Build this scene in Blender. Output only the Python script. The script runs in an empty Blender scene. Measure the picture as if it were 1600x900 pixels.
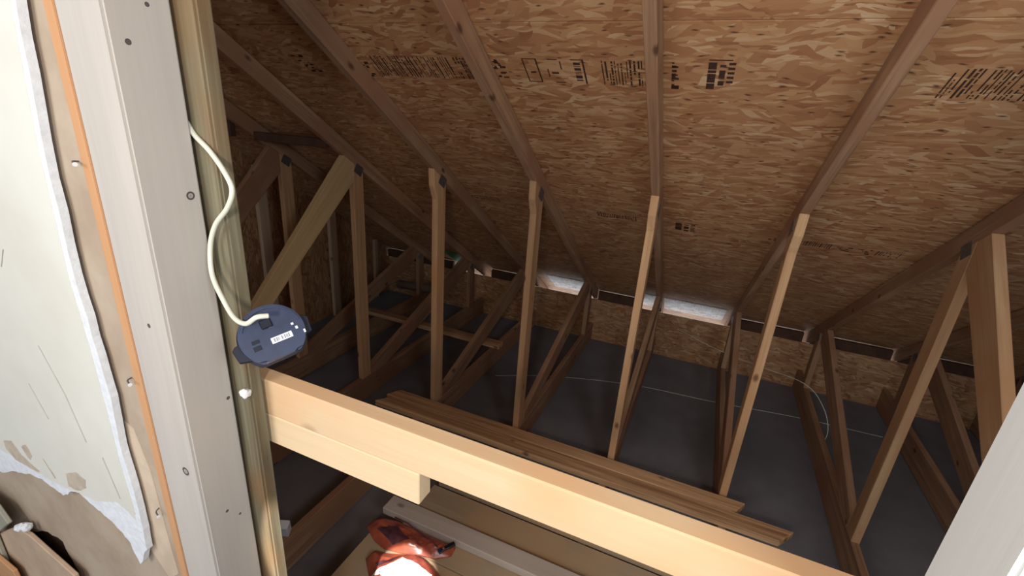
import bpy, bmesh, math, random
from mathutils import Vector, Matrix, noise
random.seed(7)
C = bpy.context.scene.collection
ZO = 2.02            # height of the camera above the attic's ceiling boards

# ------------------------------------------------------------ camera
R = [[0.9138957985674226, 0.19585714721892, -0.3555762153245792],
     [0.4002093416789306, -0.2879209557894669, 0.8700195411102554],
     [0.06802169262115132, -0.9374121322475534, -0.3415136117045584]]
cam = bpy.data.cameras.new('camera'); co = bpy.data.objects.new('camera', cam); C.objects.link(co)
M = Matrix.Identity(4)
for r in range(3):
    M[r][0] = R[r][0]; M[r][1] = -R[r][1]; M[r][2] = -R[r][2]
M[2][3] = ZO
co.matrix_world = M
cam.sensor_width = 36; cam.lens = 723.99 / 1600 * 36; cam.clip_start = 0.01
bpy.context.scene.camera = co

# ------------------------------------------------------------ light
sc = bpy.context.scene
sc.view_settings.view_transform = 'Standard'; sc.view_settings.look = 'None'
sc.view_settings.exposure = 0.0; sc.view_settings.gamma = 1; sc.view_settings.use_curve_mapping = False
w = bpy.data.worlds.new('world'); sc.world = w; w.use_nodes = True
bg = w.node_tree.nodes['Background']; bg.inputs[0].default_value = (0.82, 0.91, 1.0, 1); bg.inputs[1].default_value = 0.72

def light(name, kind, loc, target, energy, color, **k):
    l = bpy.data.lights.new(name, kind); l.energy = energy; l.color = color
    for a, v in k.items(): setattr(l, a, v)
    o = bpy.data.objects.new(name, l); C.objects.link(o)
    o.location = (loc[0], loc[1], loc[2] + ZO)
    d = Vector(target) - Vector(loc); o.rotation_euler = d.to_track_quat('-Z', 'Y').to_euler()
    return o
light('room_light', 'AREA', (-0.02, -0.50, 0.05), (-0.4, 2.0, -0.25), 12, (1.0, 0.89, 0.78), shape='DISK', size=0.16)
light('side_fill_light', 'AREA', (1.0, -0.35, 0.35), (-2.6, 2.8, -0.7), 17, (0.86, 0.95, 1.0), shape='RECTANGLE', size=0.5, size_y=0.5)  # added fill from the right to brighten the left trusses, no window there
light('front_fill_light', 'AREA', (-1.0, -1.5, 0.5), (-0.7, 0.6, -0.4), 27, (1.0, 0.96, 0.92), shape='RECTANGLE', size=0.8, size_y=0.8)  # added fill behind the camera to brighten the front faces, no window built
light('sunbeam', 'SPOT', (-0.25, -0.75, 1.1), (-0.86, 1.10, -1.80), 1300, (1.0, 0.97, 0.92), spot_size=math.radians(5.2), spot_blend=0.25, shadow_soft_size=0.01)
light('eave_daylight', 'AREA', (-0.3, 4.85, -2.35), (-0.3, 4.15, -1.4), 13, (0.92, 0.96, 1.0), shape='RECTANGLE', size=3.6, size_y=0.3)

# ------------------------------------------------------------ helpers
def link(name, bm, mat, parent=None, loc=(0, 0, 0), smooth=False):
    me = bpy.data.meshes.new(name); bm.normal_update(); bm.to_mesh(me); bm.free()
    if smooth:
        for p in me.polygons: p.use_smooth = True
    o = bpy.data.objects.new(name, me); C.objects.link(o)
    if mat: me.materials.append(mat)
    o.location = loc
    if parent: o.parent = parent
    return o
def tag(o, label=None, cat=None, group=None, kind=None):
    if label: o['label'] = label
    if cat: o['category'] = cat
    if group: o['group'] = group
    if kind: o['kind'] = kind
    return o
def empty(name, loc):
    o = bpy.data.objects.new(name, None); C.objects.link(o); o.location = (loc[0], loc[1], loc[2] + ZO); o.empty_display_size = .05
    return o
def V(p): return Vector((p[0], p[1], p[2] + ZO))
def bevel(bm, w, seg=1):
    bmesh.ops.bevel(bm, geom=bm.edges[:], offset=w, segments=seg, affect='EDGES', clamp_overlap=True)
def box_bm(x0, x1, y0, y1, z0, z1, bw=0):
    bm = bmesh.new(); bmesh.ops.create_cube(bm, size=1)
    for v in bm.verts:
        v.co = Vector(((v.co.x + .5) * (x1 - x0) + x0, (v.co.y + .5) * (y1 - y0) + y0, (v.co.z + .5) * (z1 - z0) + z0))
    if bw: bevel(bm, bw)
    return bm
def add_box(bm, x0, x1, y0, y1, z0, z1):
    r = bmesh.ops.create_cube(bm, size=1)
    for v in r['verts']:
        v.co = Vector(((v.co.x + .5) * (x1 - x0) + x0, (v.co.y + .5) * (y1 - y0) + y0, (v.co.z + .5) * (z1 - z0) + z0))
def setparent(o, parent):
    """keep the world matrix o already has while hanging it on an Empty without rotation"""
    if parent: o.parent = parent; o.location = o.location - parent.location
def stick(name, x, prof, xt, mat, parent=None, axis=None, bw=.0025):
    """A board lying in a plane x = const: prof is its outline [(y, z)...]; local X runs along the board so its grain follows."""
    c = Vector((0, 0, 0))
    P = [V((x, y, z)) for y, z in prof]
    for p in P: c += p
    c /= len(P)
    a = Vector((0, axis[0], axis[1])).normalized() if axis else Vector((0, 0, 1))
    b = Vector((1, 0, 0)); n = a.cross(b)
    Mx = Matrix((a, b, n)).transposed()           # local x=a, y=world x, z=n
    bm = bmesh.new(); inv = Mx.transposed()
    lo = [bm.verts.new(inv @ (p - c + Vector((-xt / 2, 0, 0)))) for p in P]
    hi = [bm.verts.new(inv @ (p - c + Vector((xt / 2, 0, 0)))) for p in P]
    bm.faces.new(lo); bm.faces.new(hi[::-1]); k = len(P)
    for i in range(k): bm.faces.new((lo[i], hi[i], hi[(i + 1) % k], lo[(i + 1) % k]))
    bmesh.ops.recalc_face_normals(bm, faces=bm.faces[:])
    if bw: bevel(bm, bw)
    o = link(name, bm, mat); o.rotation_euler = Mx.to_euler(); o.location = c
    setparent(o, parent)
    return o
def board(name, p0, p1, wid, thk, up, mat, parent=None, bw=.003, skew=0.0, wobble=0):
    """straight board from p0 to p1 (centre line), width wid across, thickness thk along up"""
    p0 = V(p0); p1 = V(p1); a = (p1 - p0); L = a.length; a.normalize()
    up = Vector(up); up = (up - a * up.dot(a)).normalized(); s = up.cross(a)
    Mx = Matrix((a, s, up)).transposed()
    bm = box_bm(-L / 2, L / 2, -wid / 2, wid / 2, -thk / 2, thk / 2)
    if skew:
        for v in bm.verts: v.co.x += skew * v.co.y / wid
    if bw: bevel(bm, bw)
    o = link(name, bm, mat); o.rotation_euler = Mx.to_euler(); o.location = (p0 + p1) / 2
    setparent(o, parent)
    return o
def tube_bm(pts, rad, seg=10, cap=True):
    bm = bmesh.new(); rings = []; n = len(pts); pts = [Vector(p) for p in pts]
    prev = None
    for i, p in enumerate(pts):
        t = (pts[min(i + 1, n - 1)] - pts[max(i - 1, 0)]).normalized()
        u = (prev - t * prev.dot(t)).normalized() if prev else t.orthogonal().normalized()
        prev = u; v = t.cross(u)
        rings.append([bm.verts.new(p + (u * math.cos(2 * math.pi * k / seg) + v * math.sin(2 * math.pi * k / seg)) * rad) for k in range(seg)])
    for a, b in zip(rings, rings[1:]):
        for k in range(seg): bm.faces.new((a[k], a[(k + 1) % seg], b[(k + 1) % seg], b[k]))
    if cap: bm.faces.new(rings[0][::-1]); bm.faces.new(rings[-1])
    return bm
def smooth_path(P, n=10):
    P = [Vector(p) for p in P]; Q = [P[0] * 2 - P[1]] + P + [P[-1] * 2 - P[-2]]; out = []
    for i in range(1, len(Q) - 2):
        for k in range(n):
            t = k / n; a, b, c, d = Q[i - 1:i + 3]
            out.append(.5 * ((2 * b) + (c - a) * t + (2 * a - 5 * b + 4 * c - d) * t * t + (3 * b - a - 3 * c + d) * t ** 3))
    out.append(P[-1]); return out

# ------------------------------------------------------------ materials
class NT:
    def __init__(s, name):
        s.m = bpy.data.materials.new(name); s.m.use_nodes = True; s.t = s.m.node_tree; s.b = s.t.nodes['Principled BSDF']
    def n(s, typ, **k):
        x = s.t.nodes.new(typ)
        for a, v in k.items():
            if a in x.inputs.keys(): x.inputs[a].default_value = v
            else: setattr(x, a, v)
        return x
    def l(s, a, b): s.t.links.new(a, b)
    def ramp(s, src, stops, interp='LINEAR'):
        r = s.n('ShaderNodeValToRGB'); e = r.color_ramp; e.interpolation = interp
        while len(e.elements) < len(stops): e.elements.new(.5)
        for q, (p, c) in zip(e.elements, stops): q.position = p; q.color = (*c, 1) if len(c) == 3 else c
        s.l(src, r.inputs[0]); return r.outputs[0]
    def mix(s, f, a, b, mode='MIX'):
        m = s.n('ShaderNodeMix', data_type='RGBA', blend_type=mode)
        for i, x in ((0, f), (6, a), (7, b)):
            if hasattr(x, 'links'): s.l(x, m.inputs[i])
            else: m.inputs[i].default_value = x if i == 0 else ((*x, 1) if len(x) == 3 else x)
        return m.outputs[2]
    def math(s, op, a, b=None, c=None):
        m = s.n('ShaderNodeMath', operation=op)
        for i, x in enumerate((a, b, c)):
            if x is None: continue
            if hasattr(x, 'links'): s.l(x, m.inputs[i])
            else: m.inputs[i].default_value = x
        return m.outputs[0]
    def mapping(s, src, scale=(1, 1, 1), rot=(0, 0, 0), loc=(0, 0, 0)):
        m = s.n('ShaderNodeMapping'); m.inputs['Scale'].default_value = scale; m.inputs['Rotation'].default_value = rot; m.inputs['Location'].default_value = loc
        s.l(src, m.inputs[0]); return m.outputs[0]
    def bump(s, h, strength=.3, dist=.002):
        b = s.n('ShaderNodeBump'); b.inputs['Strength'].default_value = strength; b.inputs['Distance'].default_value = dist
        s.l(h, b.inputs['Height']); s.l(b.outputs[0], s.b.inputs['Normal'])

def srgb(r, g, b):
    f = lambda c: (c / 255) / 12.92 if c / 255 <= .04045 else ((c / 255 + .055) / 1.055) ** 2.4
    return (f(r), f(g), f(b))
def lumber(name, light_c, dark_c, knot=(.10, .05, .03), grain=26, rough=.75, contrast=1.0, stain=None, knots=(), knot_amt=1.0, spots=None, vary=.12):
    """sawn softwood, grain along local X; knots: rings at object-space positions"""
    t = NT(name); tc = t.n('ShaderNodeTexCoord'); oi = t.n('ShaderNodeObjectInfo')
    off = t.n('ShaderNodeVectorMath', operation='SCALE'); off.inputs[0].default_value = (3.1, 17.3, 9.7); t.l(oi.outputs['Random'], off.inputs['Scale'])
    add = t.n('ShaderNodeVectorMath', operation='ADD'); t.l(tc.outputs['Object'], add.inputs[0]); t.l(off.outputs[0], add.inputs[1])
    v = add.outputs[0]
    n1 = t.n('ShaderNodeTexNoise', Scale=1.0, Detail=3.0, Roughness=.5, Distortion=.6); t.l(t.mapping(v, (1.0, grain, grain)), n1.inputs['Vector'])
    n2 = t.n('ShaderNodeTexNoise', Scale=1.0, Detail=5.0, Roughness=.65); t.l(t.mapping(v, (4, grain * 7, grain * 7)), n2.inputs['Vector'])
    n3 = t.n('ShaderNodeTexNoise', Scale=3.0, Detail=2.0); t.l(v, n3.inputs['Vector'])
    f = t.math('ADD', t.math('MULTIPLY', n1.outputs[0], .62), t.math('MULTIPLY', n2.outputs[0], .38))
    lo = .5 - .17 / contrast; hi = .5 + .17 / contrast
    col = t.ramp(f, [(max(0, lo), dark_c), (min(1, hi), light_c)])
    if stain: col = t.mix(t.ramp(n3.outputs[0], [(.45, (0, 0, 0)), (.62, (1, 1, 1))]), col, stain)
    # knots
    vo = t.n('ShaderNodeTexVoronoi', Scale=1.0, Randomness=1.0); t.l(t.mapping(v, (4.2, 7.5, 7.5)), vo.inputs['Vector'])
    km = t.ramp(vo.outputs['Distance'], [(.05, (1, 1, 1)), (.12, (0, 0, 0))])
    kf = t.math('MULTIPLY', km, .75 * knot_amt)
    col = t.mix(kf, col, knot)
    for (kx, ky, kz, kr) in knots:
        d = t.n('ShaderNodeVectorMath', operation='DISTANCE'); t.l(tc.outputs['Object'], d.inputs[0]); d.inputs[1].default_value = (kx, ky, kz)
        q = t.math('DIVIDE', d.outputs['Value'], kr)
        m = t.ramp(q, [(.0, (.92,) * 3 if kr < .006 else (.55,) * 3), (.45, (.85,) * 3 if kr < .006 else (.2,) * 3), (.62, (.95,) * 3), (.86, (.95,) * 3), (1.0, (0, 0, 0))])
        col = t.mix(m, col, knot)
    # piece to piece variation
    vm = t.n('ShaderNodeHueSaturation'); t.l(t.math('ADD', 1 - vary, t.math('MULTIPLY', oi.outputs['Random'], 2 * vary)), vm.inputs['Value'])
    t.l(col, vm.inputs['Color']); t.l(vm.outputs[0], t.b.inputs['Base Color'])
    t.b.inputs['Roughness'].default_value = rough; t.b.inputs['Specular IOR Level'].default_value = .25
    t.bump(f, .35, .0012)
    return t.m

def osb(name, tone=1.0, scale=1.0):
    t = NT(name); tc = t.n('ShaderNodeTexCoord'); src = tc.outputs['Object']
    wn = t.n('ShaderNodeTexNoise', Scale=9.0 * scale, Detail=2.0); t.l(src, wn.inputs['Vector'])
    ws = t.n('ShaderNodeVectorMath', operation='SCALE'); t.l(wn.outputs['Color'], ws.inputs[0]); ws.inputs['Scale'].default_value = .045 / scale
    wa = t.n('ShaderNodeVectorMath', operation='ADD'); t.l(src, wa.inputs[0]); t.l(ws.outputs[0], wa.inputs[1]); v = wa.outputs[0]
    cols = []; hs = []
    for k, (ang, sx, sy) in enumerate(((-.10, 9, 42), (.22, 12, 56), (-.48, 10, 40), (.95, 15, 36), (.05, 16, 95))):
        vo = t.n('ShaderNodeTexVoronoi', voronoi_dimensions='2D', Scale=1.0, Randomness=1.0)
        t.l(t.mapping(t.mapping(v, (1, 1, 1), (0, 0, ang)), (sx * scale, sy * scale, 1), (0, 0, 0), (k * 7.3, k * 3.1, 0)), vo.inputs['Vector'])
        sp = t.n('ShaderNodeSeparateColor'); t.l(vo.outputs['Color'], sp.inputs[0]); cols.append(sp)
    val = cols[0].outputs[0]; lay = cols[0].outputs[1]
    for k, thr in ((1, .60), (2, .68), (3, .80), (4, .66)):
        m = t.ramp(cols[k].outputs[2], [(thr - .005, (0, 0, 0)), (thr + .005, (1, 1, 1))], 'CONSTANT')
        mf = t.n('ShaderNodeMix', data_type='FLOAT'); t.l(m, mf.inputs[0]); t.l(val, mf.inputs[2]); t.l(cols[k].outputs[0], mf.inputs[3]); val = mf.outputs[0]
    g = t.n('ShaderNodeTexNoise', Scale=1.0, Detail=4.0, Roughness=.7); t.l(t.mapping(v, (22 * scale, 170 * scale, 1)), g.inputs['Vector'])
    val2 = t.math('ADD', t.math('MULTIPLY', val, .78), t.math('MULTIPLY', g.outputs[0], .24))
    T = lambda r, g_, b: tuple(min(1, c * tone) for c in srgb(r - 6, g_, b + 5))
    col = t.ramp(val2, [(.03, T(134, 82, 54)), (.18, T(166, 112, 72)), (.45, T(182, 130, 86)), (.68, T(192, 144, 98)), (.86, T(204, 162, 118)), (.99, T(226, 196, 158))])
    # small dark gaps between flakes
    d = t.n('ShaderNodeTexVoronoi', voronoi_dimensions='2D', Scale=1.0); t.l(t.mapping(v, (11 * scale, 34 * scale, 1), (0, 0, 0), (3, 9, 0)), d.inputs['Vector'])
    dm = t.ramp(d.outputs['Distance'], [(.05, (1, 1, 1)), (.16, (0, 0, 0))])
    sp = t.n('ShaderNodeSeparateColor'); t.l(d.outputs['Color'], sp.inputs[0])
    dm = t.math('MULTIPLY', dm, t.ramp(sp.outputs[0], [(.62, (0, 0, 0)), (.66, (.85,) * 3)]))
    col = t.mix(dm, col, T(62, 34, 24))
    big = t.n('ShaderNodeTexNoise', Scale=1.6, Detail=2.0); t.l(src, big.inputs['Vector'])
    col = t.mix(t.math('MULTIPLY', big.outputs[0], .22), col, T(150, 84, 48))
    t.l(col, t.b.inputs['Base Color']); t.b.inputs['Roughness'].default_value = .62; t.b.inputs['Specular IOR Level'].default_value = .35
    t.bump(val2, .5, .0012)
    return t.m
def plain(name, c, rough=.6, noise_amt=.12, scale=20, spec=.3, c2=None, bump=0, metallic=0, detail=4):
    t = NT(name); tc = t.n('ShaderNodeTexCoord'); n = t.n('ShaderNodeTexNoise', Scale=float(scale), Detail=float(detail), Roughness=.6); t.l(tc.outputs['Object'], n.inputs['Vector'])
    c2 = c2 or tuple(x * (1 - noise_amt * 2) for x in c)
    t.l(t.ramp(n.outputs[0], [(.35, c2), (.65, c)]), t.b.inputs['Base Color'])
    t.b.inputs['Roughness'].default_value = rough; t.b.inputs['Specular IOR Level'].default_value = spec; t.b.inputs['Metallic'].default_value = metallic
    if bump: t.bump(n.outputs[0], bump, .003)
    return t.m

OSB = osb('osb_roof'); OSBW = osb('osb_wall', .9)
OLD = lumber('aged_truss_wood', srgb(178, 143, 112), srgb(128, 94, 72), knot=srgb(60, 30, 20), stain=srgb(150, 110, 84))
WEB = lumber('web_wood', srgb(205, 168, 128), srgb(160, 116, 80), knot=srgb(80, 38, 28), stain=srgb(186, 140, 100), contrast=.8)
PALE = lumber('gable_stud_wood', srgb(205, 178, 150), srgb(176, 142, 112), knot=srgb(90, 45, 35), contrast=.7)
PALEY = lumber('pale_brace_wood', srgb(226, 196, 146), srgb(198, 160, 112), knot=srgb(80, 45, 28), contrast=.7)
ROUGH = lumber('weathered_board_wood', srgb(206, 166, 124), srgb(134, 94, 64), knot=srgb(70, 40, 28), grain=34, contrast=1.2)
NEW = lumber('fresh_beam_wood', srgb(224, 202, 168), srgb(210, 174, 134), knot=srgb(140, 96, 66), stain=srgb(218, 176, 134), contrast=.6, grain=18, knot_amt=.5, vary=.03)
NEW2 = lumber('cream_block_wood', srgb(232, 208, 172), srgb(214, 184, 146), knot=srgb(120, 84, 60), contrast=.6, knot_amt=.6, vary=.02)
TREAT = lumber('treated_wood', srgb(136, 132, 110), srgb(98, 86, 66), knot=srgb(70, 50, 34), grain=20, contrast=1.4, stain=srgb(128, 98, 66), knot_amt=.4, vary=.02)
GREYB = lumber('greyish_board_wood', srgb(196, 184, 172), srgb(172, 158, 148), knot=srgb(110, 92, 84), contrast=.6, vary=.02)
PLY = lumber('plywood_face', srgb(180, 162, 138), srgb(152, 132, 106), knot=srgb(112, 84, 60), grain=9, contrast=.8, stain=srgb(176, 148, 116), knot_amt=.3, vary=.05)
ORNG = lumber('orange_edge_wood', srgb(204, 160, 120), srgb(188, 138, 98), knot=srgb(120, 60, 30), contrast=.6, knot_amt=.2, vary=0)
GYPF = plain('grey_gypsum_back', srgb(120, 118, 122), .85, .08, 5)
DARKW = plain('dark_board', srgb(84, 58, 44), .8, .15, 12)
STEEL = plain('galvanized_plate', srgb(128, 128, 130), .45, .15, 60, metallic=.7)
INK = plain('stamp_ink', srgb(72, 48, 38), .8, .2, 80)
NAVY = plain('navy_plastic', srgb(46, 56, 84), .38, .12, 40, spec=.5)
NAVYD = plain('dark_navy_plastic', srgb(22, 26, 42), .5, .1, 40)
WHITEP = plain('white_paper', srgb(232, 234, 238), .6, .03, 30)
SILV = plain('sticker_grey', srgb(128, 134, 146), .6, .1, 90)
CABLE = plain('white_cable_jacket', srgb(214, 216, 200), .4, .03, 30, spec=.5)
BLACKP = plain('black_plastic', srgb(30, 28, 30), .45, .1, 40, spec=.5)
DRYW = plain('drywall_paint', srgb(216, 216, 208), .8, .02, 3, c2=srgb(208, 206, 196))
GYPS = plain('gypsum_core', srgb(226, 230, 236), .9, .06, 60, bump=.6)
KRAFT = plain('brown_paper_board', srgb(180, 164, 146), .85, .10, 7, c2=srgb(164, 145, 126), bump=.15)
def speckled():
    t = NT('daylit_sheathing'); tc = t.n('ShaderNodeTexCoord'); vo = t.n('ShaderNodeTexVoronoi', Scale=1.0); t.l(t.mapping(tc.outputs['Object'], (38, 60, 1)), vo.inputs['Vector'])
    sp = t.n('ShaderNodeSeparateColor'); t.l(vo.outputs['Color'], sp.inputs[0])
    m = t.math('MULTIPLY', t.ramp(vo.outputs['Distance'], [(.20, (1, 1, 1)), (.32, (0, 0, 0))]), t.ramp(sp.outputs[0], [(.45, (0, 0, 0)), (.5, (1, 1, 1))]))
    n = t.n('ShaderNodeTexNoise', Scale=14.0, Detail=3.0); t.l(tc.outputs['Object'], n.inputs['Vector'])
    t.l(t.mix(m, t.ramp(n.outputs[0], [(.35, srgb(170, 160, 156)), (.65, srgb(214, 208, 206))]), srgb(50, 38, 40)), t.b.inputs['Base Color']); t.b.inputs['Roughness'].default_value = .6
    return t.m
LIT_SHEATH = speckled()  # pale colour paints the eave daylight onto the sheathing
GREEN = plain('green_sheet', srgb(70, 150, 82), .5, .2, 18)
PIPE = plain('pipe_plastic', srgb(120, 100, 88), .6, .1, 20)

# ------------------------------------------------------------ roof, walls, floor
S = 0.65499; H = 1.19876; HS = H + .095; HB = H - .006        # slope; height over the camera of sheathing and rafter undersides
X0 = -2.0711; DX = .61; YJ = 2.30
ang = math.atan(S); Lk = math.sqrt(1 + S * S)
def roofz(y, h=HS): return h - S * y
# ceiling = roof deck; local x along the eave, local y down the slope
GX0, GX1 = -3.34, 3.45
bm = bmesh.new()
seams = [-1.5, .51, 1.532, 2.554, 3.576, 4.62]
for a, b in zip(seams, seams[1:]):
    xs = [GX0 - .12, X0 + DX * (1 if seams.index(a) % 2 else 0), X0 + DX * (5 if seams.index(a) % 2 else 4), GX1 + .12]
    for p, q in zip(xs, xs[1:]):
        add_box(bm, p + .0012, q - .0012, a * Lk + .0028, b * Lk - .0028, 0, .012)
roof = link('ceiling', bm, OSB, None, (0, 0, HS + ZO)); roof.rotation_euler = (-ang, 0, 0); tag(roof, kind='structure')
bm = box_bm(GX0 - .15, GX1 + .15, -1.5 * Lk, 4.64 * Lk, .0125, .02)
felt = link('trim_1', bm, DARKW, None, (0, 0, HS + ZO)); felt.rotation_euler = (-ang, 0, 0); tag(felt, kind='structure')

tag(link('floor', box_bm(GX0 - .1, GX1 + .1, -2.2, 4.30, -.02, 0), GYPF, None, (0, 0, 0)), kind='structure')
def wall_plane(name, x, inward, mat):
    """gable wall lying in x = const, local x along world y"""
    prof = [(-1.5, 0), (4.30, 0), (4.30, roofz(4.30) + ZO - .002), (-1.5, roofz(-1.5) + ZO - .002)]
    bm = bmesh.new()
    t = .012 * inward
    # local frame: X = up (so strands run upright like a panel stood on end), Y = world y
    a = [bm.verts.new((z, y, 0)) for y, z in prof]; b = [bm.verts.new((z, y, t)) for y, z in prof]
    bm.faces.new(a); bm.faces.new(b[::-1])
    for i in range(4): bm.faces.new((a[i], b[i], b[(i + 1) % 4], a[(i + 1) % 4]))
    bmesh.ops.recalc_face_normals(bm, faces=bm.faces[:])
    o = link(name, bm, mat); Mx = Matrix(((0, 0, -1), (0, 1, 0), (1, 0, 0))); o.rotation_euler = Mx.to_euler(); o.location = (x, 0, 0)
    tag(o, kind='structure'); return o
wall_plane('wall_left', GX0, 1, OSBW); wall_plane('wall_right', GX1, -1, OSBW)
# low eave wall: two courses with a thin light seam
bm = bmesh.new(); YE = 4.24
add_box(bm, GX0, GX1, 0, .28, -.012, 0); add_box(bm, GX0, GX1, .283, .425, -.012, 0)
we = link('wall_back', bm, OSBW, None, (0, YE, 0)); we.rotation_euler = (math.pi / 2, 0, 0); tag(we, kind='structure')

# gable studs
for y, wd, what in ((2.64, .09, 'beside the treated post'), (3.38, .09, 'behind the leaning brace'), (4.0, .05, 'nearest the eave'), (1.9, .09, 'hidden edge')):
    if y == 1.9: continue
    zt = roofz(y + wd / 2) - .004
    o = board('gable_stud', (GX0 + .012 + .019, y, -2.02), (GX0 + .012 + .019, y, zt), wd, .038, (1, 0, 0), PALE)
    tag(o, 'pale gable stud, ' + {2.64: 'the one nearest the green treated post', 3.38: 'seen between the leaning brace and second truss web', 4.0: 'short one nearest the eave'}[y], 'stud', 'studs of the gable wall')

# ------------------------------------------------------------ trusses
CT = -1.842; CB = -2.015           # top and underside of the bottom chords
def rz(y): return HB - S * y
names = {-1: 'dark shaded roof truss nearest the gable wall', 0: 'roof truss behind the junction box with a long brace leaning towards the camera',
         1: 'roof truss whose upright web ends above the left end of the loose boards', 2: 'roof truss second from the left along the loose boards, its rafter crossing the printed stamps',
         3: 'roof truss in the middle whose rafter runs straight up the picture', 4: 'roof truss whose pale web meets the right end of the loose boards',
         5: 'roof truss at right with two webs joined in a wide inverted V', 6: 'roof truss mostly hidden behind the white post at right', 7: 'farthest roof truss to the right in the dark'}
for i in range(-1, 9):
    x = X0 + DX * i
    if x > GX1 - .1: break
    t = tag(empty('roof_truss', (x, YJ, CB)), names.get(i, 'outermost roof truss at right, in the dark beyond the white post'), 'truss', 'roof trusses of the attic')
    wm = WEB
    # top chord
    y0, y1 = -1.2, 4.6
    stick('top_chord', x, [(y0, rz(y0)), (y1, rz(y1)), (y1, roofz(y1) - .004), (y0, roofz(y0) - .004)], .038, OLD, t, (1, -S))
    # bottom chord
    yb = .75 if i in (0, 1, 2) else .9
    if i == 2: yb = 1.02
    stick('bottom_chord', x, [(yb, CB), (YE - .004, CB), (YE - .004, CT), (yb, CT)], .038, OLD, t, (1, 0))
    # upright web
    if i in (-1, 0, 5, 6, 7, 8):
        prof = [(YJ, CT), (YJ + .089, CT), (YJ + .089, rz(YJ + .089)), (YJ, rz(YJ))]
    else:
        prof = [(YJ, CT), (YJ + .089, CT), (YJ + .089, rz(YJ + .089)), (YJ - .042, rz(YJ - .042)), (YJ - .036, rz(YJ) - .07), (YJ, rz(YJ) - .15)]
    stick('web', x, prof, .038, wm, t)
    # brace leaning towards the camera
    if i in (-1, 0, 5, 6):
        d = Vector((-.745, -.717)).normalized(); nrm = Vector((-d.y, d.x)) * .038
        tp = Vector((YJ - .045, rz(YJ - .045) - .075)); L = 1.27 if i < 6 else 1.1
        bt = tp + d * L
        a, b = tp + nrm, tp - nrm
        prof = [(bt.x + nrm.x, bt.y + nrm.y), (bt.x - nrm.x, bt.y - nrm.y), (YJ - .001, rz(YJ) - .12), (YJ - .001, rz(YJ) - .001), (YJ - .07, rz(YJ - .07) - .001)]
        hull = sorted(prof, key=lambda p: math.atan2(p[1] - sum(q[1] for q in prof) / 5, p[0] - sum(q[0] for q in prof) / 5))
        stick('diagonal_brace', x, hull, .038, OLD if i == -1 else (PALEY if i == 0 else WEB), t, (d.x, d.y))
    # web from the foot up to the heel joint
    a = Vector((YJ + .10, CT)); b = Vector((3.86, rz(3.86))); d = (b - a).normalized(); n = Vector((-d.y, d.x)) * .0445
    bb = b - d * .03
    stick('web', x, [(a.x, a.y), (a.x + .16, a.y), (bb.x - n.x, bb.y - n.y - .03), (bb.x + .03, rz(bb.x + .03) - .002), (bb.x - .06, rz(bb.x - .06) - .002), (a.x, a.y + .07)], .037, OLD, t, (d.x, d.y))
    # heel upright
    stick('heel_post', x, [(3.90, CT), (3.99, CT), (3.99, rz(3.99) - .001), (3.90, rz(3.90) - .001)], .038, OLD, t)
    for yy, zz, sw in ((YJ + .05, rz(YJ + .03) - .03, .036), (3.93, rz(3.93) - .03, .036)):
        for sgn in (-1, 1):
            bm = box_bm(-.0011, .0011, -sw, sw, -sw * .8, sw * .8)
            o = link('gusset_plate', bm, STEEL, t, (sgn * .0205, yy - YJ, zz - CB)); o.rotation_euler = (-ang if sw < .05 else 0, 0, 0)

# blocking between the two left trusses and at the gable
o = board('roof_blocking', (X0 - DX + .020, 2.14, rz(2.14) - .0), (X0 - .020, 2.14, rz(2.14) - .0), .038, .05, (0, 0, 1), DARKW)  # dark colour paints in the shade this board sits in
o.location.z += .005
tag(o, 'short shade-dark blocking board spanning between the two leftmost roof trusses', 'blocking', 'blocking boards at the gable end')
o = board('roof_blocking', (GX0 + .013, 2.02, rz(2.02) - .02), (X0 - DX - .020, 2.02, rz(2.02) - .02), .038, .12, (0, 0, 1), DARKW)  # shade under the roof put into the dark colour here too
tag(o, 'short shade-dark blocking board between the gable wall and the first roof truss', 'blocking', 'blocking boards at the gable end')
# flat strap board across the chords at the left
o = board('cross_brace', (-2.95, 3.27, CT + .019), (-1.40, 3.27, CT + .019), .089, .038, (0, 0, 1), ROUGH)
tag(o, 'flat brown board laid across the floor joists near the dark left corner', 'board')
# long loose boards in front of the web feet
o = board('loose_board', (-1.73, 2.232, CT + .0195), (.45, 2.232, CT + .0195), .089, .038, (0, 0, 1), ROUGH, skew=.05)
tag(o, 'weathered rough board lying against the web feet, rear and shorter of the pair', 'board', 'pair of weathered boards across the joists')
o = board('loose_board', (-1.74, 2.138, CT + .0195), (.655, 2.138, CT + .0195), .092, .038, (0, 0, 1), ROUGH, skew=.07)
tag(o, 'weathered rough board lying across the joists, front and longer of the pair', 'board', 'pair of weathered boards across the joists')

# ------------------------------------------------------------ framed opening
KN = {}
def upright(name, x0, x1, y0, y1, z0, z1, mat, bw=.004):
    """post whose local X is up"""
    bm = box_bm(0, z1 - z0, x0 - (x0 + x1) / 2, x1 - (x0 + x1) / 2, y0 - (y0 + y1) / 2, y1 - (y0 + y1) / 2)
    bevel(bm, bw, 2)
    o = link(name, bm, mat); Mx = Matrix(((0, 1, 0), (0, 0, 1), (1, 0, 0)))
    o.rotation_euler = Mx.to_euler(); o.location = ((x0 + x1) / 2, (y0 + y1) / 2, z0 + ZO)
    return o
Z0 = -2.018
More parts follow.
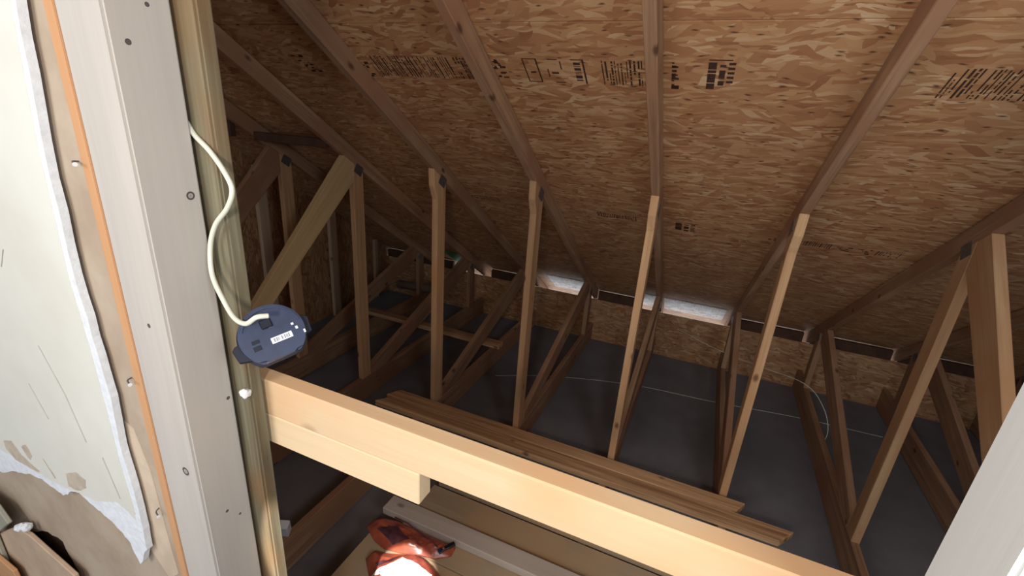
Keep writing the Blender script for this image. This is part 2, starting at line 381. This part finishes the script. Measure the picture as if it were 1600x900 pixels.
# grey-cream post: knots on its cream (front) and grey (side) faces
hx, hy = .055, .0465
def kside(dy, z, r): return (z - Z0, hx, dy, r)
def kfront(dx, z, r): return (z - Z0, dx, -hy, r)
kn = [kside(.028, -.155, .0075), kside(-.02, .19, .009), kside(.012, .118, .0035), kside(-.022, .065, .0045), kfront(.02, -.68, .010), kfront(.004, -.375, .0045), kside(.035, -.55, .004), kside(-.005, -.80, .0035), kside(.02, -.83, .003)]
POST = lumber('pale_post_wood', srgb(196, 189, 181), srgb(170, 165, 160), knot=srgb(64, 56, 56), contrast=.5, grain=15, knots=kn, knot_amt=0, vary=0)
tag(upright('door_post', -.899, -.789, .424, .517, Z0, .78, POST), 'pale cream and grey squared post at the left of the opening', 'post')
RP = lumber('right_post_wood', srgb(232, 236, 236), srgb(222, 227, 228), knot=srgb(150, 140, 130), contrast=.5, grain=15, knots=[(1.30, -.05, .02, .006)], knot_amt=0, vary=0)
tag(upright('door_post', .284, .386, .424, .517, Z0, .78, RP), 'white painted post slanting through the lower right corner', 'post')
tp = upright('treated_plank', -.86, -.7505, .526, .555, Z0, .78, TREAT)
tag(tp, 'greenish treated plank standing upright behind the pale left post', 'plank')
BF, BB = .565, .604
o = board('header_beam', (-1.12, (BF + BB) / 2, -.5735), (.46, (BF + BB) / 2, -.5735), BB - BF, .083, (0, 0, 1), NEW, bw=.003)
tag(o, 'long fresh yellow pine beam spanning the opening between the posts', 'beam')
o = board('filler_block', (-1.12, (BF + BB) / 2, -.651), (-.386, (BF + BB) / 2, -.651), BB - BF, .071, (0, 0, 1), NEW2, bw=.002)
tag(o, 'short cream lumber piece fixed under the left part of the long beam', 'beam')
# drywall side, left
o = upright('orange_strip', -.9245, -.9000, .4235, .434, -2.018, .78, ORNG, .001); tag(o, 'thin orange wooden strip between brown board and pale post', 'strip')
tag(link('wall_front', box_bm(-2.4, -.928, .436, .448, 0, ZO + .78), DARKW), kind='structure')

def poly_bm(pts, y, t):
    """outline in x-z, front face at y, thickness t away from the room"""
    bm = bmesh.new(); a = [bm.verts.new((x, y, z)) for x, z in pts]; b = [bm.verts.new((x, y + t, z)) for x, z in pts]
    bm.faces.new(a); bm.faces.new(b[::-1]); n = len(pts)
    for i in range(n): bm.faces.new((a[i], b[i], b[(i + 1) % n], a[(i + 1) % n]))
    bmesh.ops.recalc_face_normals(bm, faces=bm.faces[:]); return bm
def jag(pts, a, b, amp, n=3):
    out = []
    for i, p in enumerate(pts):
        out.append(p)
        if a <= i < b:
            q = pts[i + 1]
            for k in range(1, n):
                f = k / n; out.append((p[0] + (q[0] - p[0]) * f + random.uniform(-amp, amp), p[1] + (q[1] - p[1]) * f + random.uniform(-amp, amp)))
    return out
# brown backing board, torn at its lower edge
kraft = jag([(-.9255, .78), (-.9255, -1.6), (-1.40, -1.6), (-1.44, -1.42), (-1.448, -1.3), (-1.46, -1.269), (-1.484, -1.204), (-1.56, -1.207), (-1.678, -1.264), (-1.771, -1.3), (-1.953, -1.44), (-2.3, -1.6), (-2.3, .78)], 3, 10, .006)
kb = link('backing_board', poly_bm(kraft, .4245, .010), KRAFT, None, (0, 0, ZO)); tag(kb, 'brown paper-faced board behind the torn white drywall', 'board')
flap = [(-.997, -.625), (-.968, -.634), (-.945, -.732), (-.939, -.922), (-.934, -1.014), (-.975, -1.05), (-1.025, -.987), (-1.009, -.865), (-1.005, -.741)]  # peeled paper with its sheen painted in as a paler colour
tag(link('torn_paper', poly_bm(flap, .4232, .0012), plain('peeled_paper', srgb(206, 186, 164), .7, .08, 14, bump=.3), kb), 'peeled paper strip, painted paler as its sheen')
core = [(-.949, .78), (-.949, .116), (-.979, -.082), (-.992, -.308), (-.982, -.467), (-.981, -.578), (-.99, -.704), (-.986, -.837), (-.996, -.955), (-1.041, -1.023), (-1.06, -.966), (-1.086, -.946), (-1.13, -.928), (-1.179, -.915), (-1.231, -.899), (-1.269, -.911), (-1.32, -.947), (-1.359, -.94), (-1.407, -.933), (-1.481, -.948), (-1.557, -.972), (-1.648, -1.014), (-2.3, -1.05), (-2.3, .78)]
paint = [(-.962, .78), (-.962, .117), (-.994, -.083), (-1.010, -.312), (-1.003, -.459), (-1.004, -.588), (-1.008, -.712), (-1.002, -.828), (-1.005, -.872), (-1.034, -.859), (-1.065, -.85), (-1.107, -.868), (-1.15, -.886), (-1.204, -.896), (-1.253, -.901), (-1.29, -.911), (-1.335, -.913), (-1.362, -.917), (-1.404, -.915), (-1.452, -.921), (-1.492, -.911), (-1.541, -.911), (-1.589, -.915), (-2.3, -.93), (-2.3, .78)]
dw = link('drywall_sheet', poly_bm(jag(core, 1, 21, .0035, 4), .4045, .0125), GYPS, None, (0, 0, ZO)); tag(dw, 'white drywall sheet with ragged broken right and lower edges', 'drywall')
link('painted_face', poly_bm(jag(paint, 7, 22, .003, 4), .4035, .0010), DRYW, dw)
for pts in ([(-1.262, -.854), (-1.212, -.829), (-1.177, -.836), (-1.186, -.864), (-1.23, -.89), (-1.27, -.896)],
            [(-1.553, -.87), (-1.505, -.852), (-1.474, -.883), (-1.40, -.905), (-1.41, -.912), (-1.52, -.918), (-1.555, -.895)],
            [(-1.457, -.853), (-1.429, -.835), (-1.414, -.859), (-1.428, -.881), (-1.441, -.878)],
            [(-1.36, -.850), (-1.352, -.852), (-1.322, -.895), (-1.330, -.897)]):
    link('bare_patch', poly_bm(jag(pts, 0, len(pts) - 1, .003, 3), .4029, .0007), plain('scraped_paper', srgb(196, 182, 166), .9, .1, 30), dw)
def scratch(pts, mat, par, wd=.0016):
    link('scratch', tube_bm([(x, .4033, z) for x, z in pts], wd, 5), mat, par)
SCR = plain('pencil_grey', srgb(176, 172, 166), .9, .1, 30)
for pts in ([(-1.20, -.50), (-1.15, -.60), (-1.12, -.71)], [(-1.30, -.62), (-1.26, -.70)], [(-1.34, -.30), (-1.31, -.335)], [(-1.25, -.34), (-1.22, -.30)], [(-1.42, -.10), (-1.40, -.17)], [(-1.07, -.73), (-1.045, -.83)]):
    scratch(pts, SCR, dw, .0012)
# broken pieces heaped under the torn sheet, resting on a ledge
tag(link('ledge_board', box_bm(-2.3, -1.2, .24, .435, ZO - 1.75, ZO - 1.71), DARKW), 'dark ledge under the broken wall pieces at lower left', 'board')
for nm, pts, y, mt, lb in (
    ('broken_board', [(-1.95, -1.40), (-1.675, -1.218), (-1.591, -1.203), (-1.384, -1.246), (-1.36, -1.71), (-1.95, -1.71)], .394, plain('tan_scrap', srgb(198, 172, 148), .8, .1, 9, bump=.2), 'wide tan broken board piece leaning at the lower left corner'),
    ('broken_board', [(-2.05, -1.30), (-1.858, -1.37), (-1.71, -1.385), (-1.66, -1.71), (-2.05, -1.71)], .368, ORNG, 'yellowish broken board piece in front, at the very corner'),
    ('broken_board', [(-1.84, -1.13), (-1.69, -1.134), (-1.65, -1.179), (-1.80, -1.30), (-1.80, -1.71), (-1.95, -1.71)], .380, plain('greenish_scrap', srgb(168, 166, 150), .8, .1, 9), 'grey green broken board piece at the left picture edge')):
    bm = poly_bm(pts, y, .011); bevel(bm, .002)
    tag(link(nm, bm, mt, None, (0, 0, ZO)), lb, 'scrap', 'broken pieces under the drywall')
for x, z in ((-1.63, -1.185), (-1.60, -1.172), (-1.655, -1.20)):
    bm = bmesh.new(); bmesh.ops.create_icosphere(bm, subdivisions=2, radius=.012)
    for v in bm.verts: v.co *= 1 + .35 * noise.noise(v.co * 120 + Vector((x * 50, 0, 0)))
    tag(link('plaster_crumb', bm, GYPS, None, (x, .400, z - .012 + ZO)), {-1.63: 'white plaster crumb above the broken boards, middle one of three', -1.60: 'white plaster crumb above the broken boards, highest and rightmost of three', -1.655: 'white plaster crumb above the broken boards, lowest and leftmost of three'}[x], 'crumb', 'plaster crumbs')
# nails poking out of the orange strip and knots
for x, y, z, lb in ((-.922, .424, -.11, 'bent nail sticking out beside the orange strip, upper one'), (-.920, .424, -.505, 'short nail with white plaster beside the orange strip, middle one'), (-.935, .424, -.828, 'nail stub near the bottom of the orange strip')):
    nl = link('nail', tube_bm(smooth_path([(x - .012, y, z + ZO), (x - .006, y - .010, z + .001 + ZO), (x + .008, y - .014, z - .002 + ZO)], 4), .0014, 8), STEEL)
    tag(nl, lb, 'nail', 'nails along the orange strip')
    bm = bmesh.new(); bmesh.ops.create_cone(bm, cap_ends=True, segments=14, radius1=.0034, radius2=.0034, depth=.001)
    for v in bm.verts: v.co = Vector((v.co.z, v.co.x, v.co.y)) + Vector((x + .008, y - .014, z - .002 + ZO))
    link('nail_head', bm, WHITEP, nl)

# ------------------------------------------------------------ junction box and cable
cen = Vector((-.640, .502, -.374)); nrm = (Vector((0, 0, 0)) - cen).normalized()
right = Vector((R[0][0], R[1][0], R[2][0])); right = (right - nrm * right.dot(nrm)).normalized(); upv = nrm.cross(right)
th = math.radians(25); ax = right * math.cos(th) + upv * math.sin(th); ay = nrm.cross(ax)
nrm2 = (nrm + upv * .18).normalized(); ax = (ax - nrm2 * ax.dot(nrm2)).normalized(); ay = nrm2.cross(ax)
MB = Matrix((ax, ay, nrm2)).transposed()
jb = tag(empty('junction_box', cen), 'round dark navy plastic junction box with white sticker at the left end of the beam', 'junction box'); jb.rotation_euler = MB.to_euler()
def outline(r, flat, n=48):
    out = []
    for k in range(n):
        a = 2 * math.pi * k / n; x, y = r * math.cos(a), r * math.sin(a); y = max(y, -flat); out.append((x, y))
    return out
def disc_bm(o, z0, z1, bw):
    bm = bmesh.new(); a = [bm.verts.new((x, y, z0)) for x, y in o]; b = [bm.verts.new((x, y, z1)) for x, y in o]; n = len(o)
    bm.faces.new(a[::-1]); top = bm.faces.new(b)
    for i in range(n): bm.faces.new((a[i], a[(i + 1) % n], b[(i + 1) % n], b[i]))
    if bw: bmesh.ops.bevel(bm, geom=list(top.edges), offset=bw, segments=3, affect='EDGES')
    return bm
rr = .0515
link('back_plate', disc_bm(outline(rr * 1.05, .044), -.020, -.012, .001), NAVYD, jb, smooth=False)
link('body', disc_bm(outline(rr, .042), -.0119, .012, .004), NAVY, jb)
rim = bmesh.new()
for k in range(-2, 27):
    a0 = math.radians(20 + k * 5); a1 = a0 + math.radians(5)
    q = [(rr * f * math.cos(a), rr * f * math.sin(a)) for a, f in ((a0, .86), (a0, .93), (a1, .93), (a1, .86))]
    lo = [rim.verts.new((x, y, .0115)) for x, y in q]; hi = [rim.verts.new((x, y, .0155)) for x, y in q]
    rim.faces.new(hi)
    for i in range(4): rim.faces.new((lo[i], lo[(i + 1) % 4], hi[(i + 1) % 4], hi[i]))
bmesh.ops.remove_doubles(rim, verts=rim.verts[:], dist=1e-5)
link('rim', rim, NAVY, jb)
for sx, w0 in ((1, .030), (-1, .026)):
    bm = bmesh.new(); a = [(.040, -w0 / 2 - .006), (.061, -w0 / 2), (.064, w0 / 2 - .004), (.058, w0 / 2 + .002), (.040, w0 / 2 + .006)]
    a = [(x * sx, y - (.010 if sx < 0 else .002)) for x, y in a]
    if sx < 0: a = a[::-1]
    lo = [bm.verts.new((x, y, -.0195)) for x, y in a]; hi = [bm.verts.new((x, y, -.004)) for x, y in a]
    bm.faces.new(lo[::-1]); bm.faces.new(hi)
    for i in range(5): bm.faces.new((lo[i], lo[(i + 1) % 5], hi[(i + 1) % 5], hi[i]))
    bevel(bm, .001); link('mounting_ear', bm, NAVYD, jb)
st = link('sticker', box_bm(-.006, .028, -.0165, -.006, .0121, .0126, .0002), WHITEP, jb)
bm = bmesh.new(); xx = -.002
while xx < .024:
    ww = random.choice((.0006, .0012, .0018))
    if not (.0075 < xx < .009 or .0155 < xx < .017): add_box(bm, xx, xx + ww, -.0145, -.008, .01262, .01275)
    xx += ww + random.choice((.0006, .0010))
link('barcode', bm, SILV, st)
for x0, x1, y0, y1 in ((-.034, -.022, -.006, .000), (-.035, -.023, -.018, -.010)):
    kn = link('knockout', box_bm(x0, x1, y0, y1, .0118, .0128, .0003), NAVYD, jb)
for x0, x1, y0, y1 in ((-.002, .005, .012, .0145), (.032, .036, .002, .006), (.036, .040, -.007, -.002), (.046, .049, -.018, -.012)):
    link('bright_tab', box_bm(x0, x1, y0, y1, .0118, .0145, .0003), WHITEP, jb)
bm = box_bm(-.012, .006, .012, .028, .0116, .0165, .0015); link('cable_clamp', bm, NAVYD, jb)
cp = [(-.806, .522, -.04), (-.788, .521, -.06), (-.755, .5195, -.082), (-.722, .515, -.11), (-.705, .512, -.137), (-.72, .510, -.168), (-.755, .510, -.201), (-.771, .506, -.24), (-.761, .495, -.287), (-.722, .482, -.322), (-.684, .470, -.340), (-.650, .464, -.340), (-.628, .468, -.325), (-.618, .482, -.325)]
cb = link('cable', tube_bm([V(p) for p in smooth_path(cp, 10)], .0042, 12), CABLE, None, (0, 0, 0), True)
tag(cb, 'white electrical cable looping from behind the pale post to the junction box', 'cable')

# foam blob and screw on the treated plank beside the beam end
bm = bmesh.new(); bmesh.ops.create_icosphere(bm, subdivisions=3, radius=.009)
for v in bm.verts: v.co *= 1 + .5 * noise.noise(v.co * 160)
o = link('glue_blob', bm, WHITEP, None, (-.757, .520, -.537 + ZO), True); tag(o, 'small white blob on the treated plank beside the beam end', 'glue')

# ------------------------------------------------------------ ink stamps on the roof deck (illegible print, mirrored and worn)
def stamp(kind, x0, x1, y0, y1, sk=0.0):
    """worn printed marks; x along the eave, y = horizontal distance; local to the roof deck"""
    x0 *= 1.0; bm = bmesh.new(); u0, u1 = y0 * Lk, y1 * Lk; rnd = random.Random(int((x0 + 5) * 1000))
    def mark(a, b, c, d): add_box(bm, a, b, c, d, -.0007, -.0001)
    if kind == 'bars':
        x = x0
        while x < x1:
            wd = rnd.choice((.003, .004, .006)); u = u0 + rnd.uniform(0, .006)
            while u < u1:
                ln = rnd.choice((.006, .010, .016, .035, .08)); 
                if rnd.random() < .8: mark(x, x + wd, u, min(u + ln, u1))
                u += ln + rnd.uniform(.003, .007)
            x += wd + rnd.uniform(.004, .009)
    elif kind == 'box':
        t = .004
        mark(x0, x0 + t, u0, u1); mark(x1 - t * 1.3, x1, u0, u1); mark(x0, x1, u0, u0 + t * .8); mark(x0, x1, u1 - t, u1)
        mark((x0 + x1) / 2 - .008, (x0 + x1) / 2 + .012, (u0 + u1) / 2 + .004, (u0 + u1) / 2 + .012)
    elif kind == 'half':
        t = .004
        mark(x0, x0 + t, u0 + .05, u0 + .09); mark(x0 + .01, x1 - .01, u0, u0 + t); mark(x1 - t, x1, u0 + .01, u0 + .05); mark(x0 + .02, x1, u1 - t, u1)
        mark((x0 + x1) / 2 - .014, (x0 + x1) / 2 + .012, (u0 + u1) / 2 + .004, (u0 + u1) / 2 + .013)
    elif kind == 'glyphs':
        mark(x1 - .006, x1, u0, u1); mark(x0, x1, u0, u0 + .004)
        u = u0 + .014
        for h in (.012, .003, .012, .003, .003, .016, .006):
            mark(x0 + .008, x1 - .014, u, u + h); u += h + .006
            if u > u1 - .01: break
    elif kind == 'block':
        w_ = (x1 - x0)
        mark(x0, x1, u0 - .012, u0 - .008)
        u = u0
        for h in (.030, .012, .040, .026): mark(x0, x0 + w_ * .36, u, min(u + h, u1 + .02)); u += h + .004
        u = u0
        for h in (.020, .044, .03): mark(x0 + w_ * .5, x0 + w_ * .76, u + .01, u + h); u += h + .004
        for k in range(5): mark(x0 + w_ * .86, x1 + .01, u0 + k * .020, u0 + k * .020 + .010)
    elif kind == 'smudge':
        for k in range(16):
            a = rnd.uniform(x0, x1 - .02); u = rnd.uniform(u0, u1); mark(a, a + rnd.uniform(.006, .024), u, u + rnd.uniform(.004, .012))
    for v in bm.verts: v.co.x += sk * (v.co.y - u0)
    o = link('ink_stamp', bm, INK, roof)
A = 1.036
for kd, a, b in (('smudge', -1.75, -1.65), ('smudge', -1.47, -1.36), ('bars', -1.35, -.86), ('smudge', -.82, -.76), ('box', -.685, -.632), ('half', -.602, -.548), ('glyphs', -.512, -.468), ('bars', -.41, -.225), ('smudge', -.19, -.17), ('block', -.085, -.02), ('bars', .50, .70)):
    stamp(kd, a * A, b * A, 1.665, 1.765)
for kd, a, b in (('bars', -.58, -.36), ('block', -.15, -.06), ('smudge', .30, .45), ('bars', .46, .58), ('smudge', .60, .75), ('bars', .76, .85), ('smudge', -1.75, -1.5), ('bars', -1.4, -1.2)):
    stamp(kd, a * A, b * A, 2.70, 2.75)

# ------------------------------------------------------------ loose sheets and boards below the beam
tag(link('plywood_sheet', box_bm(-1.135, .55, .72, 1.270, ZO - 1.8415, ZO - 1.824, .001), PLY), 'front plywood sheet under the orange plastic bag', 'plywood')
tag(link('plywood_sheet', box_bm(-1.035, .75, 1.275, 1.655, ZO - 1.8415, ZO - 1.824, .001), PLY), 'stained plywood sheet just behind the flat greyish board', 'plywood')
o = board('grey_board', (-1.15, 1.424, -1.803), (.60, 1.424, -1.803), .089, .038, (0, 0, 1), GREYB); tag(o, 'flat greyish planed board lying across the plywood beside the orange bag', 'board')
o = board('thin_plank', (-1.02, 1.735, -1.825), (.9, 1.735, -1.825), .125, .030, (0, 0, 1), PLY); tag(o, 'pale thin plank behind the stained plywood, just under the beam', 'board')
bm = box_bm(-.024, .024, -.02, .02, -.038, .038, .003)
o = link('white_block', bm, WHITEP, None, (-1.472, 1.095, -1.80 + ZO)); o.rotation_euler = (.3, .1, .5); tag(o, 'small white block on the joist end beside the treated plank', 'block')

def pillow(name, pts, z, hgt, mat, lumps, seed, parent=None, res=44, crease=.010):
    """crumpled plastic: the outline filled with a grid and puffed up"""
    P = [Vector((x, y)) for x, y in pts]; xs = [p.x for p in P]; ys = [p.y for p in P]
    def inside(q):
        c = False; n = len(P)
        for i in range(n):
            a, b = P[i], P[(i + 1) % n]
            if (a.y > q.y) != (b.y > q.y) and q.x < (b.x - a.x) * (q.y - a.y) / (b.y - a.y) + a.x: c = not c
        return c
    def dist(q):
        m = 9
        for i in range(len(P)):
            a, b = P[i], P[(i + 1) % len(P)]; ab = b - a; t = max(0, min(1, (q - a).dot(ab) / ab.length_squared)); m = min(m, (q - a - ab * t).length)
        return m
    # fan rings from centroid so the border is clean
    c = sum(P, Vector((0, 0))) / len(P); B = []
    for i in range(len(P)):
        for k in range(6): B.append(P[i].lerp(P[(i + 1) % len(P)], k / 6))
    bm = bmesh.new(); rings = []
    for r in range(res + 1):
        f = 1 - r / (res + .5); ring = []
        for b in B:
            q = c + (b - c) * f; d = min(1, dist(q) / .05); up = math.sin(d * math.pi / 2)
            n1 = noise.noise(Vector((q.x * lumps, q.y * lumps, seed))); n2 = noise.noise(Vector((q.x * lumps * 3, q.y * lumps * 3, seed + 5)))
            rid = (1 - abs(n1) * 2.2) * .6 + (1 - abs(n2) * 2.4) * .35
            ring.append(bm.verts.new((q.x, q.y, z + ZO + hgt * up * (.55 + .5 * n1) + crease * rid * up)))
        rings.append(ring)
    n = len(B)
    for a, b in zip(rings, rings[1:]):
        for i in range(n): bm.faces.new((a[i], a[(i + 1) % n], b[(i + 1) % n], b[i]))
    bm.faces.new(rings[-1])
    base = [bm.verts.new((b.x, b.y, z + ZO - .004)) for b in B]
    for i in range(n): bm.faces.new((base[i], base[(i + 1) % n], rings[0][(i + 1) % n], rings[0][i]))
    bm.faces.new(base[::-1])
    bmesh.ops.recalc_face_normals(bm, faces=bm.faces[:])
    return link(name, bm, mat, parent, (0, 0, 0), True)
# panel following the package top
def zmesh(pts, src, lift, name, mat, parent):
    dg = bpy.context.evaluated_depsgraph_get(); dg.update()
    bm = bmesh.new(); N = 14; V4 = [Vector(p) for p in pts]; G = []
    for i in range(N + 1):
        row = []
        for j in range(N + 1):
            a = V4[0].lerp(V4[1], i / N); b = V4[3].lerp(V4[2], i / N); q = a.lerp(b, j / N)
            ok, loc, nr, ix = src.ray_cast(Vector((q.x, q.y, 5)), Vector((0, 0, -1)))
            row.append(bm.verts.new((q.x, q.y, (loc.z if ok else ZO - 1.80) + lift)))
        G.append(row)
    for i in range(N):
        for j in range(N): bm.faces.new((G[i][j], G[i + 1][j], G[i + 1][j + 1], G[i][j + 1]))
    return link(name, bm, mat, parent, (0, 0, 0), True)
ORP = plain('orange_plastic', srgb(186, 92, 64), .30, .12, 9, c2=srgb(128, 62, 54), spec=.6, bump=.25)
ORD = plain('printed_dark_plastic', srgb(112, 62, 66), .35, .15, 24, c2=srgb(70, 46, 60), spec=.6)
B1 = [(-1.166, 1.282), (-1.162, 1.325), (-1.12, 1.360), (-1.056, 1.374), (-.933, 1.374), (-.824, 1.374), (-.742, 1.372), (-.738, 1.326), (-.793, 1.283), (-.865, 1.268), (-.939, 1.241), (-1.02, 1.225), (-1.083, 1.238)]
B2 = [(-1.058, 1.149), (-1.045, 1.191), (-.977, 1.220), (-.904, 1.250), (-.837, 1.262), (-.784, 1.252), (-.694, 1.206), (-.647, 1.172), (-.70, 1.04), (-.934, 1.008), (-.993, 1.091)]
bag = pillow('plastic_bag', B1, -1.8195, .045, ORP, 13, 1.0); tag(bag, 'shiny orange crumpled plastic bag tucked against the greyish board, rear one', 'bag', 'orange plastic packages')
PT = [(-1.12, 1.29), (-1.05, 1.315), (-.98, 1.30), (-.93, 1.275), (-.99, 1.255), (-1.07, 1.262)]
zmesh([(-1.10, 1.275), (-1.03, 1.33), (-.93, 1.29), (-.99, 1.245)], bag, .002, 'printed_patch', ORD, bag)
for x0, x1, y in ((-1.06, -.90, 1.350), (-.90, -.80, 1.325)):
    link('fold_seam', tube_bm([(x0, y + .006, ZO - 1.782), ((x0 + x1) / 2, y, ZO - 1.775), (x1, y - .012, ZO - 1.786)], .003, 6), ORD, bag)
pk = pillow('plastic_bag', B2, -1.8195, .075, ORP, 9, 4.0); tag(pk, 'orange plastic package glaring white in the sunbeam, front one', 'bag', 'orange plastic packages')
WL = plain('glare_white', srgb(240, 236, 230), .35, .04, 30, spec=.5)
zmesh([(-.975, 1.085), (-.895, 1.190), (-.745, 1.185), (-.73, 1.065)], pk, .0025, 'white_glare', WL, pk)  # white panel paints the sun glare onto the package
zmesh([(-.990, 1.130), (-.925, 1.205), (-.905, 1.200), (-.970, 1.120)], pk, .0025, 'printed_band', ORD, pk)
# black buckle
bk = tag(link('buckle', box_bm(-.033, .033, -.009, .009, -.005, .005, .002), BLACKP, None, (-.752, 1.318, ZO - 1.765)), 'small black ribbed buckle lying between the orange packages and the greyish board', 'buckle'); bk.rotation_euler = (0, -.15, math.radians(52))
for k in range(5): link('rib', box_bm(-.002, .002, -.0095, .0095, -.0062, .0062, .0005), BLACKP, bk, (.006 + k * .006, 0, 0))
link('tip', box_bm(-.044, -.030, -.012, .012, -.004, .004, .001), NAVY, bk); link('tongue', box_bm(-.024, -.014, -.004, .006, .0048, .0075, .001), ORP, bk)

# ------------------------------------------------------------ eave details
# pale strips: daylight on the roof underside painted into their colour
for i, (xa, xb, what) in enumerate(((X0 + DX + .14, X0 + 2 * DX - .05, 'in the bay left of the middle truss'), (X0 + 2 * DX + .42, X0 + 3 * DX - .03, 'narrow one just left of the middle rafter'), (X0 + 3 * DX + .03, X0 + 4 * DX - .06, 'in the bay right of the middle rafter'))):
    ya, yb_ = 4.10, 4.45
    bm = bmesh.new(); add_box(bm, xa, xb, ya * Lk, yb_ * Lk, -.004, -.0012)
    v = link('daylit_strip', bm, LIT_SHEATH, None, (0, 0, HS + ZO)); v.rotation_euler = (-ang, 0, 0)
    tag(v, 'speckled strip painted pale as daylit roof boards at the eave gap, ' + what, 'strip', 'strips painted as daylit roof underside')
gs = bmesh.new(); add_box(gs, -2.42, -2.10, 3.98 * Lk, 4.26 * Lk, -.006, -.0012)
v = link('green_sheet', gs, GREEN, None, (0, 0, HS + ZO)); v.rotation_euler = (-ang, 0, 0); tag(v, 'small green sheet under the roof edge in the dark left corner', 'sheet')
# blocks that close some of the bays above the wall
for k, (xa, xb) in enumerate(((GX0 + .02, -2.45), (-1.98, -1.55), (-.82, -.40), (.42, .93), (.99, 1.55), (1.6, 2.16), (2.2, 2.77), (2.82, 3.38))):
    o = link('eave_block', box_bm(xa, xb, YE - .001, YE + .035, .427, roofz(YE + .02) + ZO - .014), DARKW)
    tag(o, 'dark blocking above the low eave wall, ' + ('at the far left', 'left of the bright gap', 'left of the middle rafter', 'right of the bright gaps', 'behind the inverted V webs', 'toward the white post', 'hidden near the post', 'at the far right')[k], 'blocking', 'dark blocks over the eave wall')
# pipe and thin wires
pp = link('pipe', tube_bm([V((-2.95, 3.93, -1.775)), V((-2.45, 4.02, -1.775))], .045, 20), PIPE, None, (0, 0, 0), True); tag(pp, 'short dull pipe lying in the dark far left corner', 'pipe')
wr = link('wire', tube_bm([V(p) for p in smooth_path([(-.05, 4.20, -1.70), (.27, 4.0, -1.72), (.60, 3.75, -1.68), (.86, 3.5, -1.62), (1.0, 3.45, -1.74), (1.06, 3.4, -1.90), (1.0, 3.3, -2.013)], 8)], .0022, 6), CABLE); tag(wr, 'thin pale wire drooping from the eave wall behind the right trusses', 'wire')
wr = link('wire', tube_bm([V(p) for p in smooth_path([(-1.36, 3.10, -2.017), (-.9, 3.35, -2.017), (-.28, 3.55, -2.017), (.33, 3.62, -2.017), (.94, 3.72, -2.017), (1.5, 3.76, -2.017)], 6)], .0018, 6), CABLE); tag(wr, 'thin pale string lying straight across the grey floor', 'wire')
